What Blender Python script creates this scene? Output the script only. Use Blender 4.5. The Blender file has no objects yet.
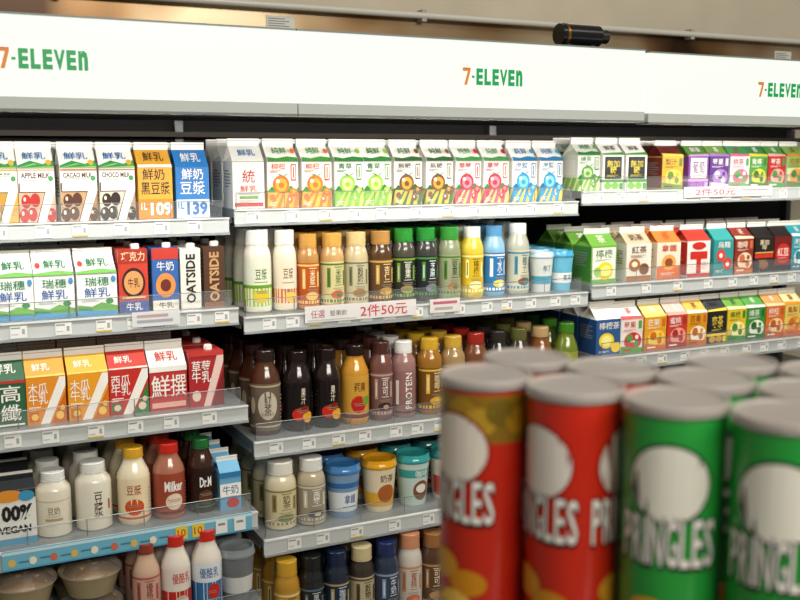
import bpy, bmesh, math, random
from mathutils import Vector
random.seed(7)
S = bpy.context.scene
C = S.collection
try: S.view_settings.view_transform = 'Standard'
except Exception: pass
# ---------------- camera model
FPX, ZC = 1000.0, 1.5
TH = math.atan(.5); PT = math.atan(145/1000)
c_, s_, cp, sp = math.cos(TH), math.sin(TH), math.cos(PT), math.sin(PT)
F = Vector((s_*cp, c_*cp, -sp)); RT = Vector((c_, -s_, 0)); UP = RT.cross(F)
def at(px, py, Y):
    d = F*FPX + RT*(px-400) + UP*(300-py)
    return Vector((0, 0, ZC)) + d*(Y/d.y)
def Xat(px, Y, z):
    u = (px-400)/FPX
    return (Y*s_ + u*(Y*c_*cp - (z-ZC)*sp))/(c_ - u*s_*cp)
cam = bpy.data.objects.new('camera', bpy.data.cameras.new('camera')); C.objects.link(cam)
cam.location = (0, 0, ZC); cam.rotation_euler = (math.pi/2-PT, 0, -TH)
cam.data.lens = 45; cam.data.sensor_width = 36; cam.data.clip_start = .05
cam.data.dof.use_dof = True; cam.data.dof.focus_distance = 2.1; cam.data.dof.aperture_fstop = 5.0
S.camera = cam
# ---------------- materials
MATS = {}
def lin(h):
    o = []
    for i in (0, 2, 4):
        v = int(h[i:i+2], 16)/255
        o.append(v/12.92 if v <= .04045 else ((v+.055)/1.055)**2.4)
    return (*o, 1)
ROUGH = {'paper': .42, 'plastic': .22, 'gloss': .16, 'metal': .32, 'clear': .08, 'acrylic': .08, 'glow': .5, 'matte': .8, 'film': .25, 'painted_reflection': .30}
def mat(h, fin='paper'):
    k = (h, fin)
    if k in MATS: return MATS[k]
    m = bpy.data.materials.new(fin+'_'+h); m.use_nodes = True
    nt = m.node_tree; b = nt.nodes['Principled BSDF']
    b.inputs['Base Color'].default_value = lin(h)
    b.inputs['Roughness'].default_value = ROUGH[fin]
    if fin == 'gloss': b.inputs['Coat Weight'].default_value = .6; b.inputs['Coat Roughness'].default_value = .06
    if fin == 'metal': b.inputs['Metallic'].default_value = .9
    if fin == 'painted_reflection': b.inputs['Metallic'].default_value = .6
    if fin == 'clear': b.inputs['Alpha'].default_value = .06
    if fin == 'acrylic': b.inputs['Alpha'].default_value = .05
    if fin == 'film': b.inputs['Alpha'].default_value = .5
    if fin == 'glow':
        b.inputs['Base Color'].default_value = (.2, .22, .2, 1)
        b.inputs['Emission Color'].default_value = lin(h); b.inputs['Emission Strength'].default_value = .88
    if fin in ('matte', 'metal', 'painted_reflection'):
        n = nt.nodes.new('ShaderNodeTexNoise'); n.inputs['Scale'].default_value = 6 if fin != 'painted_reflection' else 3.2
        n.inputs['Detail'].default_value = 1.5
        tc = nt.nodes.new('ShaderNodeTexCoord')
        nt.links.new(tc.outputs['Object'], n.inputs['Vector'])
        if fin == 'painted_reflection':
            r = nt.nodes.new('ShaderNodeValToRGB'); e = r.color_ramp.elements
            e[0].position = .36; e[0].color = lin('3a2412'); e[1].position = .62; e[1].color = lin('c0ac8c')  # uneven brown reflections on the steel, painted into the base colour
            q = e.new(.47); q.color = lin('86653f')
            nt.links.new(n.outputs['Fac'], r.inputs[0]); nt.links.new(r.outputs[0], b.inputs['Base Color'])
        else:
            r = nt.nodes.new('ShaderNodeMix'); r.data_type = 'RGBA'; r.blend_type = 'MULTIPLY'
            r.inputs[0].default_value = .25; r.inputs[6].default_value = lin(h)
            nt.links.new(n.outputs['Fac'], r.inputs[7]); nt.links.new(r.outputs[2], b.inputs['Base Color'])
    MATS[k] = m
    return m
# ---------------- mesh builder
class MB:
    def __init__(s): s.v = []; s.f = []; s.m = []; s.sm = []; s.mats = []
    def add(s, vs, fs, m, smooth=False):
        if m not in s.mats: s.mats.append(m)
        i = s.mats.index(m); n = len(s.v)
        s.v += [tuple(p) for p in vs]
        for f in fs: s.f.append([n+k for k in f]); s.m.append(i); s.sm.append(smooth)
    def box(s, x0, x1, y0, y1, z0, z1, m):
        v = [(x, y, z) for z in (z0, z1) for y in (y0, y1) for x in (x0, x1)]
        s.add(v, [(0, 2, 3, 1), (4, 5, 7, 6), (0, 1, 5, 4), (2, 6, 7, 3), (0, 4, 6, 2), (1, 3, 7, 5)], m)
    def tube(s, a, b, r, m, seg=12):
        a = Vector(a); b = Vector(b); d = (b-a).normalized()
        u = d.orthogonal().normalized(); w = d.cross(u); v = []
        for p in (a, b):
            for k in range(seg):
                t = 2*math.pi*k/seg; v.append(p+u*math.cos(t)*r+w*math.sin(t)*r)
        f = [(k, (k+1) % seg, seg+(k+1) % seg, seg+k) for k in range(seg)]
        s.add(v, f, m, True); s.add(v[:seg], [tuple(range(seg))[::-1]], m); s.add(v[seg:], [tuple(range(seg))], m)
    def lathe(s, prof, m, seg=32, rib=0, cx=0, cy=0):
        v = []; f = []
        for (r, z) in prof:
            for k in range(seg):
                t = 2*math.pi*k/seg
                rr = r-(rib if (k % 2 and r > .004) else 0)
                v.append((cx+rr*math.sin(t), cy-rr*math.cos(t), z))
        for i in range(len(prof)-1):
            for k in range(seg):
                a = i*seg+k; b = i*seg+(k+1) % seg
                f.append((a, b, b+seg, a+seg))
        s.add(v, f, m, rib == 0)
        if prof[0][0] > 0: s.add(v[:seg], [tuple(range(seg))[::-1]], m)
        if prof[-1][0] > 0: s.add(v[-seg:], [tuple(range(seg))], m)
    def mesh(s, name):
        me = bpy.data.meshes.new(name); me.from_pydata(s.v, [], s.f)
        for m in s.mats: me.materials.append(m)
        me.polygons.foreach_set('material_index', s.m); me.polygons.foreach_set('use_smooth', s.sm)
        me.update()
        try: me.set_sharp_from_angle(angle=math.radians(38))
        except Exception: pass
        return me
    def build(s, name, parent=None, loc=(0, 0, 0)):
        o = bpy.data.objects.new(name, s.mesh(name)); C.objects.link(o); o.location = loc
        if parent: o.parent = parent
        return o
def empty(name, loc, label, cat, group=None, rz=0):
    o = bpy.data.objects.new(name, None); C.objects.link(o); o.location = loc; o.rotation_euler = (0, 0, rz)
    o.empty_display_size = .02
    o['label'] = label; o['category'] = cat
    if group: o['group'] = group
    return o
def tag(o, label, cat, group=None):
    o['label'] = label; o['category'] = cat
    if group: o['group'] = group
    return o
# ---------------- flat prints wrapped on surfaces
TXT = {}
def textgeo(s, off=.014):
    if any(ord(ch) > 9000 for ch in s): off = min(off, .006)
    if (s, off) in TXT: return TXT[(s, off)]
    cu = bpy.data.curves.new('t', 'FONT'); cu.body = s; cu.resolution_u = 2; cu.offset = off
    cu.align_x = 'CENTER'; cu.space_line = .85
    if s == 'PROTEIN': cu.space_character = 1.1
    ob = bpy.data.objects.new('t', cu); C.objects.link(ob)
    dg = bpy.context.evaluated_depsgraph_get()
    me = bpy.data.meshes.new_from_object(ob.evaluated_get(dg))
    v = [(p.co.x, p.co.y) for p in me.vertices]; f = [tuple(p.vertices) for p in me.polygons]
    bpy.data.objects.remove(ob); bpy.data.meshes.remove(me); bpy.data.curves.remove(cu)
    if v:
        x0 = min(p[0] for p in v); x1 = max(p[0] for p in v); y0 = min(p[1] for p in v); y1 = max(p[1] for p in v)
        v = [((p[0]-x0)/max(x1-x0, 1e-6)-.5, (p[1]-y0)/max(y1-y0, 1e-6)-.5) for p in v]
    TXT[(s, off)] = (v, f)
    return v, f
def R(c, x0, v0, x1, v1): return (c, [(x0, v0), (x1, v0), (x1, v1), (x0, v1)], [(0, 1, 2, 3)])
def E(c, cx, cv, rx, rv, n=24):
    return (c, [(cx+rx*math.cos(2*math.pi*k/n), cv+rv*math.sin(2*math.pi*k/n)) for k in range(n)], [tuple(range(n))])
def P(c, pts): return (c, pts, [tuple(range(len(pts)))])
def T(c, txt, cx, cv, w, h, rot=0, off=.014):
    v, f = textgeo(txt, off)
    if rot: v = [(-b, a) for a, b in v]
    return (c, [(cx+a*w, cv+b*h) for a, b in v], f)
def lines(c, x0, x1, v0, v1, n):
    o = []
    for k in range(n):
        a = v0+(v1-v0)*k/n; w = x1-(x1-x0)*random.choice([0, .1, .3])
        o.append(R(c, x0, a, w, a+(v1-v0)/n*.4))
    return o
def prints(mb, els, sx, sv, xb, zb, fn, fin='paper', l0=1):
    for li, (col, vs, fs) in enumerate(els):
        if not vs: continue
        bm = bmesh.new()
        bv = [bm.verts.new((x*sx, sv(v), 0)) for x, v in vs]
        for f in fs:
            try: bm.faces.new([bv[k] for k in f])
            except ValueError: pass
        xs = [b.co.x for b in bv]; zs = [b.co.y for b in bv]
        for q, (lst, lo, hi) in enumerate(((xb, min(xs), max(xs)), (zb, min(zs), max(zs)))):
            for p in lst:
                if lo+1e-5 < p < hi-1e-5:
                    co = (p, 0, 0) if q == 0 else (0, p, 0); no = (1, 0, 0) if q == 0 else (0, 1, 0)
                    bmesh.ops.bisect_plane(bm, geom=bm.verts[:]+bm.edges[:]+bm.faces[:], plane_co=co, plane_no=no, dist=1e-7)
        bm.verts.index_update()
        o = .0002*(l0+li*.45)
        mb.add([fn(v.co.x, v.co.y, o) for v in bm.verts], [[w.index for w in f.verts] for f in bm.faces], mat(col, fin))
        bm.free()
# ---------------- product designs
D = {}
W = 'f3efe6'
def carton(key, name, cat, desc, base, els, w=.070, d=.070, hb=.100, g=.035, fin=.014, roof=None, finc=None, side=None, lab=None):
    mb = MB(); m = mat(base); a, b = w/2, d/2; rm = mat(roof or base)
    v = [(-a, -b, 0), (a, -b, 0), (a, b, 0), (-a, b, 0), (-a, -b, hb), (a, -b, hb), (a, b, hb), (-a, b, hb)]
    mb.add(v, [(0, 3, 2, 1), (0, 1, 5, 4), (1, 2, 6, 5), (2, 3, 7, 6), (3, 0, 4, 7)], m)
    if g:
        i = w*.3
        v2 = [v[4], v[5], v[6], v[7], (-a, 0, hb+g), (a, 0, hb+g), (-a+i, 0, hb+g*.75), (a-i, 0, hb+g*.75)]
        mb.add(v2, [(0, 1, 5, 4), (2, 3, 4, 5), (0, 6, 3), (0, 4, 6), (3, 6, 4), (1, 2, 7), (1, 7, 5), (2, 5, 7)], rm)
    else: mb.add(v[4:], [(0, 1, 2, 3)], rm)
    sl = math.hypot(g, b)
    def fn(x, z, o):
        if z <= hb+1e-6:
            if x < -a-1e-7: return (-a-o, -b+(-a-x), z)
            if x > a+1e-7: return (a+o, -b+(x-a), z)
            return (x, -b-o, z)
        k = (z-hb)/sl
        return (x, -b+k*b-o, hb+k*g+o)
    ex = [R(side, -2.95, .03, -1.03, .97)] if side else []
    ex += lines('8b8880', -2.7, -1.4, .45, .85, 6)
    prints(mb, ex+els, a, lambda q: q*hb if q <= 1 else hb+(q-1)*sl, [-a, a], [hb], fn)
    parts = [('carton_body', mb.mesh('carton_body'), None)]
    if g:
        fb = MB(); fb.box(-a, a, -.0015, .0015, hb+g-.002, hb+g+fin, mat(finc or W))
        fb.box(-a, a, -.0022, .0022, hb+g+fin*.62, hb+g+fin*.72, mat('b9b6ad'))
        parts.append(('top_seal', fb.mesh('top_seal'), 'folded top seal'))
    else:
        fb = MB(); fb.lathe([(.009, hb), (.009, hb+.008), (.007, hb+.01), (0, hb+.01)], mat(finc or W, 'plastic'), 20, .0006, a*.3, -b*.3)
        parts.append(('screw_cap', fb.mesh('screw_cap'), None))
    D[key] = dict(name=name, cat=cat, desc=desc, parts=parts, w=w, d=d, h=hb+g+fin)
PROF = {
 'soy': ([(0, 0), (.9, 0), (1, .02), (1, .64), (.97, .70), (.88, .76), (.78, .80), (.76, .86)], .80, .82),
 'milk': ([(0, 0), (.92, 0), (1, .03), (1, .62), (.93, .69), (.72, .78), (.60, .84), (.58, .9)], .64, .87),
 'square': ([(0, 0), (.93, 0), (1, .02), (1, .70), (.93, .76), (.72, .82), (.66, .87)], .70, .85),
 'waist': ([(0, 0), (.92, 0), (1, .03), (.97, .25), (.92, .42), (.97, .58), (1, .64), (.92, .73), (.72, .82), (.66, .88)], .70, .85),
}
def bottle(key, name, cat, desc, body, cap, lab, els, r=.03, h=.17, pf='soy', z0=.06, z1=.62, fin='gloss'):
    prof, cr, cz = PROF[pf]
    pr = [(a*r, b*h) for a, b in prof]
    mb = MB(); mb.lathe(pr+[(0, pr[-1][1])], mat(body, fin))
    def rad(z):
        for (a, q), (b, t) in zip(pr[1:], pr[2:]):
            if q <= z <= t: return a+(b-a)*(z-q)/max(t-q, 1e-6)
        return pr[-1][0] if z > pr[-1][1] else pr[1][0]
    def fn(x, z, o):
        q = rad(z)+o; a = x/r
        return (q*math.sin(a), -q*math.cos(a), z)
    xb = [r*k*.28 for k in range(-11, 12)]
    zb = [q for _, q in pr]
    parts = [('bottle_body', None, None)]
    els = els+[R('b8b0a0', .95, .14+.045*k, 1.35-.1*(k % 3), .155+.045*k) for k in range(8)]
    if lab:
        els = els+[R('8f8878', -.45+.1*(k % 2), .265-.022*k, .4, .273-.022*k) for k in range(2)]
        lb = MB()
        zs = sorted(set([z0*h, z1*h]+[q for q in zb if z0*h < q < z1*h]))
        lb.lathe([(r*.5, zs[0])]+[(rad(q)+.0003, q) for q in zs]+[(r*.5, zs[-1])], mat(lab, 'plastic'))
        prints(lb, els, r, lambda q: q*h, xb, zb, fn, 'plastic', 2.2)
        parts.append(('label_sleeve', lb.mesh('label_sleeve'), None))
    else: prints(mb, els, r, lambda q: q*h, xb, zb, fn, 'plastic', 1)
    parts[0] = ('bottle_body', mb.mesh('bottle_body'), None)
    cb = MB(); a = cr*r
    cb.lathe([(a*1.02, cz*h), (a*1.02, cz*h+.003)], mat(cap, 'plastic'), 40)
    cb.lathe([(a, cz*h+.0035), (a, h-.0015)], mat(cap, 'plastic'), 48, .0006)
    cb.lathe([(a*.99, h-.0016), (a*.93, h), (0, h)], mat(cap, 'plastic'), 40)
    parts.append(('cap', cb.mesh('cap'), None))
    D[key] = dict(name=name, cat=cat, desc=desc, parts=parts, w=2*r, d=2*r, h=h)
def cup(key, desc, body, lid, els, r=.041, h=.118, name='drink_cup', cat='cup'):
    mb = MB(); pr = [(0, 0), (.74*r, 0), (.76*r, .004), (.95*r, h*.86), (.95*r, h*.87)]
    mb.lathe(pr+[(0, h*.87)], mat(body, 'paper'))
    def fn(x, z, o):
        q = r*(.76+.19*z/(h*.86))+o; a = x/r
        return (q*math.sin(a), -q*math.cos(a), z)
    prints(mb, els, r, lambda q: q*h, [r*k*.28 for k in range(-11, 12)], [], fn)
    lb = MB(); lb.lathe([(.98*r, h*.84), (1.02*r, h*.86), (1.02*r, h*.90), (.98*r, h*.92), (.94*r, h), (.88*r, h), (.84*r, h*.93), (0, h*.93)], mat(lid, 'gloss'), 40)
    D[key] = dict(name=name, cat=cat, desc=desc, parts=[('cup_body', mb.mesh('cup_body'), None), ('lid', lb.mesh('lid'), None)], w=2.04*r, d=2.04*r, h=h)
# art templates
def micro(c, x, v, n=3, w=.34, st=.028):
    return [R(c, x, v-k*st, x+w*(1, .7, .85, .6)[k % 4], v-k*st+.011) for k in range(n)]
def slash(c1, c2, txt, tc, roof='2f8a4e', blobs=None):
    o = [R(c1, -1, 0, 1, .70), P(c2, [(-1, 0), (.1, 0), (.5, .55), (-1, .55)])]
    if blobs: o += [E(blobs, x, v, .27, .13) for x, v in ((-.74, .12), (-.3, .14), (-.62, .38), (-.12, .40), (.76, .12))]
    if blobs: o += [E('f0d8c0', x-.08, v+.04, .07, .04) for x, v in ((-.74, .12), (-.3, .14), (-.62, .38), (.76, .12))]
    else: o += [P('f0dcae', [(-1, .06+.14*k), (0, .0+.14*k), (0, .04+.14*k), (-1, .10+.14*k)]) for k in range(4)]
    seven = [(-.02, 0), (.42, 0), (1, .56), (1, .74), (-.92, .74), (-.92, .56), (.48, .56)]
    o += [P(tc, [(x-.06 if x < .9 else x, v-(.02 if v > .5 else 0)) for x, v in seven]), P(W, seven),
          R(W, -1, .72, 1, 1), T(tc, txt, -.05, .86, 1.6, .10, 0, .03)]
    o += micro('8a8678', -.7, .79, 2, 1.1) + micro('8a8678', .55, .18, 3)
    o += [R(c1, -1, .94, 1, .975), E('3f9a54', .78, .80, .14, .05),
          P(roof, [(-1, 1.05), (-.3, 1.3), (.4, 1.12), (1, 1.32), (1, 1.02), (-1, 1.0)]), P('8cc05a', [(-1, 1.0), (-.1, 1.16), (.6, 1.04), (1, 1.1), (1, 1.0)]), T('2a6aa8', '鮮乳', -.05, 1.55, 1.3, .38),
          E('d8a83a', .72, 1.2, .16, .14), R('9a968a', -1, .985, 1, 1.0)]
    return o
def slash2(c, dk, txt, tc=W, br='f2c65a'):
    return [P(W, [(-.35, 0), (.12, 0), (1, .8), (1, 1), (.7, 1)]), P(dk, [(.22, 0), (1, 0), (1, .68)]),
            T(tc, txt, -.42, .66, .98, .46), T(tc, '鮮乳', -.2, 1.5, .9, .35), R(dk, -.9, .06, -.42, .26), E(br, -.62, .16, .18, .07), E(br, .66, .16, .2, .09), E(br, .80, .32, .12, .06),
            R(tc, -.9, .36, -.3, .38), P(br, [(-1, 1.02), (1, 1.02), (1, 1.12), (-1, 1.08)])]+micro(tc, -.9, .33, 2, .5)
def fields(g1, g2, fruit, leaf, txt, tc, hx='e9b83a'):
    o = [R(g1, -3, 0, 1, .36), R(W, -2.7, .44, -1.3, .86)]
    o += [P(g2, [(-3+.7*k, 0), (-2.7+.7*k, 0), (-2.3+.7*k, .36), (-2.45+.7*k, .36)]) for k in range(3)]
    o += [P(g2, [(-1, 0), (-.75, 0), (-.15, .36), (-.25, .36)]), P(g2, [(-.45, 0), (-.2, 0), (.15, .36), (.05, .36)]), P(g2, [(.1, 0), (.35, 0), (.5, .36), (.4, .36)]), P(g2, [(.65, 0), (.9, 0), (1, .1), (1, .36), (.85, .36)]),
          P(leaf, [(-1, .36), (-.75, .46), (-.5, .38), (-.2, .47), (.1, .37), (.5, .48), (.8, .38), (1, .44), (1, .33), (-1, .33)]),
          E(fruit, -.14, .50, .54, .20), E(hx, -.12, .49, .38, .14), E(fruit, -.12, .48, .18, .06), E(W, -.36, .57, .12, .04), P(leaf, [(0, .66), (.45, .76), (.1, .71)]), P(leaf, [(-.05, .66), (-.45, .74), (-.1, .71)]),
          E(fruit, .66, .32, .26, .10), E(fruit, .42, .16, .2, .08), E(hx, .66, .34, .12, .05), E(W, .40, .18, .06, .03), E(fruit, -.74, .22, .18, .07),
          T(tc, txt, -.3, .89, .95, .13), R(tc, .50, .58, .84, .94), R(W, .55, .61, .79, .91), R(tc, .63, .64, .71, .88), R('9a968a', -1, .985, 1, 1.0),
          P(leaf, [(-1, 1.0), (1, 1.0), (1, 1.14), (.3, 1.22), (-.4, 1.10), (-1, 1.18)]), T(leaf, '純鮮', -.1, 1.58, .95, .4), E(fruit, .78, 1.55, .14, .16)]
    return o+micro(tc, -.9, .79, 2, .7)+micro(W, -.9, .1, 3, .5)
def panel(pc, txt, tc, bar, bot):
    return [R(pc, -.8, .32, .8, .95), T(tc, txt, 0, .66, 1.2, .38), R(bar, -3, .22, 1, .3), E(bot, -.5, .12, .36, .1), E(bot, .2, .12, .36, .1), R(bar, .6, .02, .95, .2), P(bar, [(-1, 1.0), (1, 1.0), (1, 1.2), (-1, 1.1)]), T(pc, '鮮茶', 0, 1.55, 1.0, .4)]+micro(tc, -.6, .42, 2, 1.1)
def blob(top, fruit, acc, txt, tc, side=None):
    return [R(top, -1, .62, 1, 1), E(fruit, .1, .34, .8, .26), E(acc, -.2, .42, .3, .13), E(acc, .4, .26, .22, .1), R(top, -.1, .3, .3, .36), E(top, .45, .45, .16, .07), P(acc, [(-1, 0), (1, 0), (1, .12), (-1, .2)]), R(tc, -.8, .06, .0, .1), T(tc, txt, -.2, .83, 1.1, .2), R(acc, .58, .7, .88, .94), P(fruit, [(-1, 1.0), (1, 1.0), (1, 1.14), (-1, 1.22)]), T(tc, '茶', 0, 1.55, .5, .45)]+micro(tc, -.8, .68, 2, 1.2)
K = carton; cn = 'milk_carton'; ct = 'carton'
# L1
A = dict(hb=.105, g=.037)
K('grain', cn, ct, 'white gable milk carton with golden grain stripes', W, slash('dca030', 'c98a2a', '燕麥', '3a6a3a'), **A)
K('apple', cn, ct, 'white gable milk carton with red apple pictures', W, slash('d8b090', 'ddaa88', 'APPLE MILK', '5a2a1c', blobs='b0241c'), **A)
K('choco', cn, ct, 'white gable milk carton with brown cocoa pictures', W, slash('a87848', 'c09868', 'CACAO MILK', '4a2a18', blobs='532a14'), **A)
K('ball', cn, ct, 'white gable milk carton with dark chocolate ball pictures', W, slash('a88a70', 'd8c8b4', 'CHOCO MILK', '3a2014', blobs='2a1610'), **A)
K('soyy', cn, ct, 'yellow black-bean milk carton with large price 109', 'e0a43a', [T('2a2018', '鮮奶', -.1, .86, 1.3, .22), T('2a2018', '黑豆漿', 0, .59, 1.7, .25), R('da8618', -1, 0, 1, .38), T(W, '109', .3, .19, 1.25, .27, 0, .04), T(W, '1L', -.7, .25, .35, .15), R(W, -1, 1.0, 1, 1.12), T('4a2a18', '鮮乳', 0, 1.55, 1.2, .5)], roof='e0a43a', **A)
K('soyb', cn, ct, 'blue soy milk carton with large price 139', '2f78ba', [T(W, '鮮奶', 0, .86, 1.3, .22), T(W, '豆漿', 0, .59, 1.5, .26), R('d5e2ea', -1, 0, 1, .36), T('2f6fb4', '139', .25, .18, 1.25, .27, 0, .04), T('2f6fb4', '1L', -.72, .25, .35, .15), T(W, '鮮乳', 0, 1.5, 1.2, .5)], roof='2f78ba', **A)
# M1
K('plain', cn, ct, 'plain white milk carton with red lettering', 'e6e3da', [T('b8322a', '統', 0, .68, .8, .28), T('b8322a', '鮮乳', 0, .42, 1.1, .14), R('6b9a4a', -.6, .2, .6, .26), R('b8322a', -.9, .04, .9, .12), R('9a968a', -.7, .30, .7, .32), R('9a968a', -1, .985, 1, 1.0), T('3a6aa0', '鮮乳', 0, 1.5, 1.1, .4)]+micro('8a8678', -.6, .16, 2, 1.2))
K('orange', cn, ct, 'white gable milk carton with big orange fruit', W, fields('f0b82e', 'e07a1c', 'e8701a', '3f8a34', '柳橙', 'd8541a', 'f6a83a'))
K('green', cn, ct, 'white gable carton with light green field print', W, fields('7ab83a', 'c6dd5a', '8fbf3a', '2f7a34', '青草', '2f7a34', 'd8e88a'))
K('brown', cn, ct, 'cream gable carton with brown sunburst field print', W, fields('e0b82e', '2f6a2c', '7a4a20', '2f5a2c', '無糖', '4a3520', 'e8a030'))
K('pink', cn, ct, 'white gable carton with pink flower field print', W, fields('dc5070', 'f6d878', 'd02a40', '3f8a44', '草莓', 'c8203a', 'f090a0'))
K('blue', cn, ct, 'white gable carton with bright blue sea print', W, fields('2a94c4', 'f2cf3a', '2f9fd0', '1f6f9f', '海鹽', '1f6f9f', '8ad8ec'))
# R1
K('gw', 'juice_carton', ct, 'white gable carton with pale green plant drawing', 'e4e6d8', fields('8fbc5a', 'd8e6a8', '5f9e3c', '2f7a34', '綠茶', '2f7a34', 'b8d88a'), w=.068, d=.068, hb=.09, g=.03)
K('bp', 'juice_carton', ct, 'white carton with black panel and yellow lettering', W, panel('23241f', '無加\n糖', 'e8d24a', '4f983a', '7fb83c'), w=.068, d=.068, hb=.09, g=.03)
def rcart(key, desc, base, els, side=None, roof=None, finc=None, w=.070, hb=.086, g=.03):
    K(key, 'juice_carton', ct, desc, base, els, w=w, d=.068, hb=hb, g=g, fin=.012, side=side, roof=roof, finc=finc)
rcart('r1y', 'golden yellow drink carton with maroon side', 'e0b030', blob('e0b030', 'f0dc60', '6a8a2f', '梨汁', '5a3a1a'), side='7a3026', roof='6f2622')
rcart('r1p', 'violet drink carton with white berry panel', '84409a', panel(W, '葡萄', '6a2a7a', 'c8a0d0', 'a060b0'), roof='5f8a3c')
rcart('r1v', 'dark purple drink carton with green roof', '5f2f84', blob('5f2f84', 'b080c8', 'd8d0e0', '莓果', W), roof='7aa04a')
rcart('r1w', 'white and pink drink carton with green roof', 'efe6e0', blob('efe6e0', 'e06a8a', '5fae5a', '桃茶', 'c0305a'), roof='4a9a5a')
rcart('r1g', 'leaf green drink carton with yellow fruit', '55a040', blob('55a040', 'e8d84a', '3f7a34', '青檸', W), roof='3f8a4a')
rcart('r1r', 'red drink carton with green leaf print', 'c22e2a', blob('c22e2a', 'f0b0a0', '4f9a44', '莓茶', W), roof='4f9a44')
rcart('r1o', 'pale green drink carton with orange circle', 'd8e0b0', blob('8ab85a', 'ee9a3a', '4f8a44', '橙茶', 'b04a1a'), roof='8ab85a')
# L2
K('fresh', cn, ct, 'white fresh milk carton with green and blue meadow print', 'ecede8', [T('1f7a4a', '瑞穗', 0, .80, 1.2, .22), T('2a5aa0', '鮮乳', 0, .54, 1.3, .23), P('6aac48', [(-1, .05), (1, .05), (1, .2), (.2, .30), (-.3, .2), (-1, .26)]), P('3f8f44', [(-1, .05), (.1, .05), (-.4, .16), (-1, .18)]), P('4a94c4', [(-1, .0), (1, .0), (1, .08), (-1, .12)]), E('3a8a4a', .6, .32, .2, .07), R('9a968a', -1, .985, 1, 1.0), T('1f7a4a', '鮮乳', .1, 1.55, 1.1, .45), E('d8483a', -.75, 1.5, .13, .15), E('4a8ac0', .82, .85, .12, .08), P('6aac48', [(-1, 1.0), (1, 1.0), (1, 1.1), (.2, 1.2), (-1, 1.08)])]+micro('8a9090', -.8, .38, 3, 1.0), w=.077, d=.074, hb=.083, g=.034)
def brick(key, desc, base, els, w, h, top=None, capc=None, name='drink_carton', d=.06):
    K(key, name, ct, desc, base, els, w=w, d=d, hb=h, g=0, fin=.01, roof=top or base, finc=capc)
brick('brr', 'red brick drink pack with dark lettering', 'c8402e', [R('a8301f', -1, .78, 1, 1), T('f2d8b0', '巧克力', 0, .89, 1.6, .15), E('3a1a14', 0, .47, .8, .24), E('d89a60', 0, .47, .66, .19), T('3a1a14', '牛乳', 0, .47, .8, .15), R('3f5a9a', -1, .0, 1, .18), T(W, '牛乳', 0, .09, 1.1, .12), R('e8c890', -.8, .22, .8, .26)], .058, .127)
brick('brb', 'blue brick drink pack with orange oval', '2f62a8', [R('c23a2c', -1, .82, 1, 1), E('e0904a', 0, .40, .75, .2), T(W, '牛奶', 0, .71, 1.3, .15), R('e8e0d0', -1, 0, 1, .16), T('28406a', '牛乳', 0, .08, 1.1, .1), E('6a2c20', 0, .4, .4, .1)], .054, .127)
brick('oatw', 'white oat drink pack with vertical black lettering', 'e4e1d6', [T('26221f', 'OATSIDE', 0, .5, .95, .82, 1, .03)], .042, .124)
brick('oatb', 'dark brown oat drink pack with vertical lettering', '4f3220', [T('c89a68', 'OATSIDE', 0, .5, .95, .82, 1, .03), R('8a5a36', -1, 0, 1, .08)], .044, .126)
# R2
rcart('r2l', 'green and yellow lemon tea carton', '6fa83e', [R('f2efe0', -.9, .1, .9, .95), E('ecd020', .1, .32, .62, .24), E('8fc04a', -.5, .3, .3, .13), E('f6ec80', .15, .32, .4, .15), T('1f6a2c', '檸檬', 0, .78, 1.3, .24), T(W, '茶', 0, 1.5, .6, .6)]+micro('5a8a4a', -.7, .62, 2, 1.2), side='3f8030', w=.08, hb=.094)
rcart('r2b', 'white drink carton with brown sketch drawings', 'e4dccb', [E('a86a38', -.35, .42, .46, .18), E('7a4a28', .42, .3, .4, .16), E('e4dccb', -.35, .44, .24, .08), T('5a3018', '紅茶', 0, .84, 1.2, .2), R('a86a38', -1, 0, 1, .12), T('5a3018', '奶茶', 0, 1.5, 1.1, .5)]+micro('7a5a3a', -.7, .68, 3, 1.2), roof='c8b898', w=.08, hb=.094)
rcart('r2o', 'white drink carton with orange bands', 'ead8c0', [R('dc6a28', -1, .0, 1, .32), E('f0a050', 0, .44, .6, .22), E('8a4a20', 0, .44, .34, .12), T('c04a18', '拿鐵', 0, .84, 1.3, .2), T('c85a28', '茶', 0, 1.5, .6, .6)]+micro(W, -.7, .14, 3, 1.2), roof='e08038', w=.078, hb=.094)
rcart('r2r', 'white and red drink carton with big red T shape', 'ebe2d8', [R('c42a22', -.75, .48, .75, .70), R('c42a22', -.2, .08, .2, .5), E('c42a22', 0, .86, .6, .11), R('c42a22', -1, 0, 1, .07)]+micro('c42a22', .3, .38, 4, .5, .06), roof='c43a2c', side='c42a22', w=.078, hb=.094)
rcart('r2t', 'teal drink carton with red flower circles', '2f9090', [E('d83a2c', -.3, .55, .45, .18), E('d83a2c', .4, .3, .45, .18), E(W, -.3, .55, .18, .07), E(W, .4, .3, .18, .07), T(W, '烏龍', 0, .86, 1.3, .18)]+micro(W, -.8, .12, 3, .8), roof='3aa09c', w=.068, hb=.094)
rcart('r2m', 'maroon drink carton with cream cup picture', '8f3022', blob('8f3022', 'e8d0b0', 'c86a3a', '咖啡', 'f0e0c8'), w=.068, hb=.094)
rcart('r2k', 'black drink carton with gold and red stripes', '241e1c', [R('c82f24', -1, .4, 1, .52), R('d8a84a', -1, .54, 1, .58), T('e8d8b0', '黑咖\n啡', 0, .79, 1.0, .3), E('8a5a34', 0, .2, .5, .14)]+micro('d8a84a', -.6, .34, 2, 1.1), w=.068, hb=.094)
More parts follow.
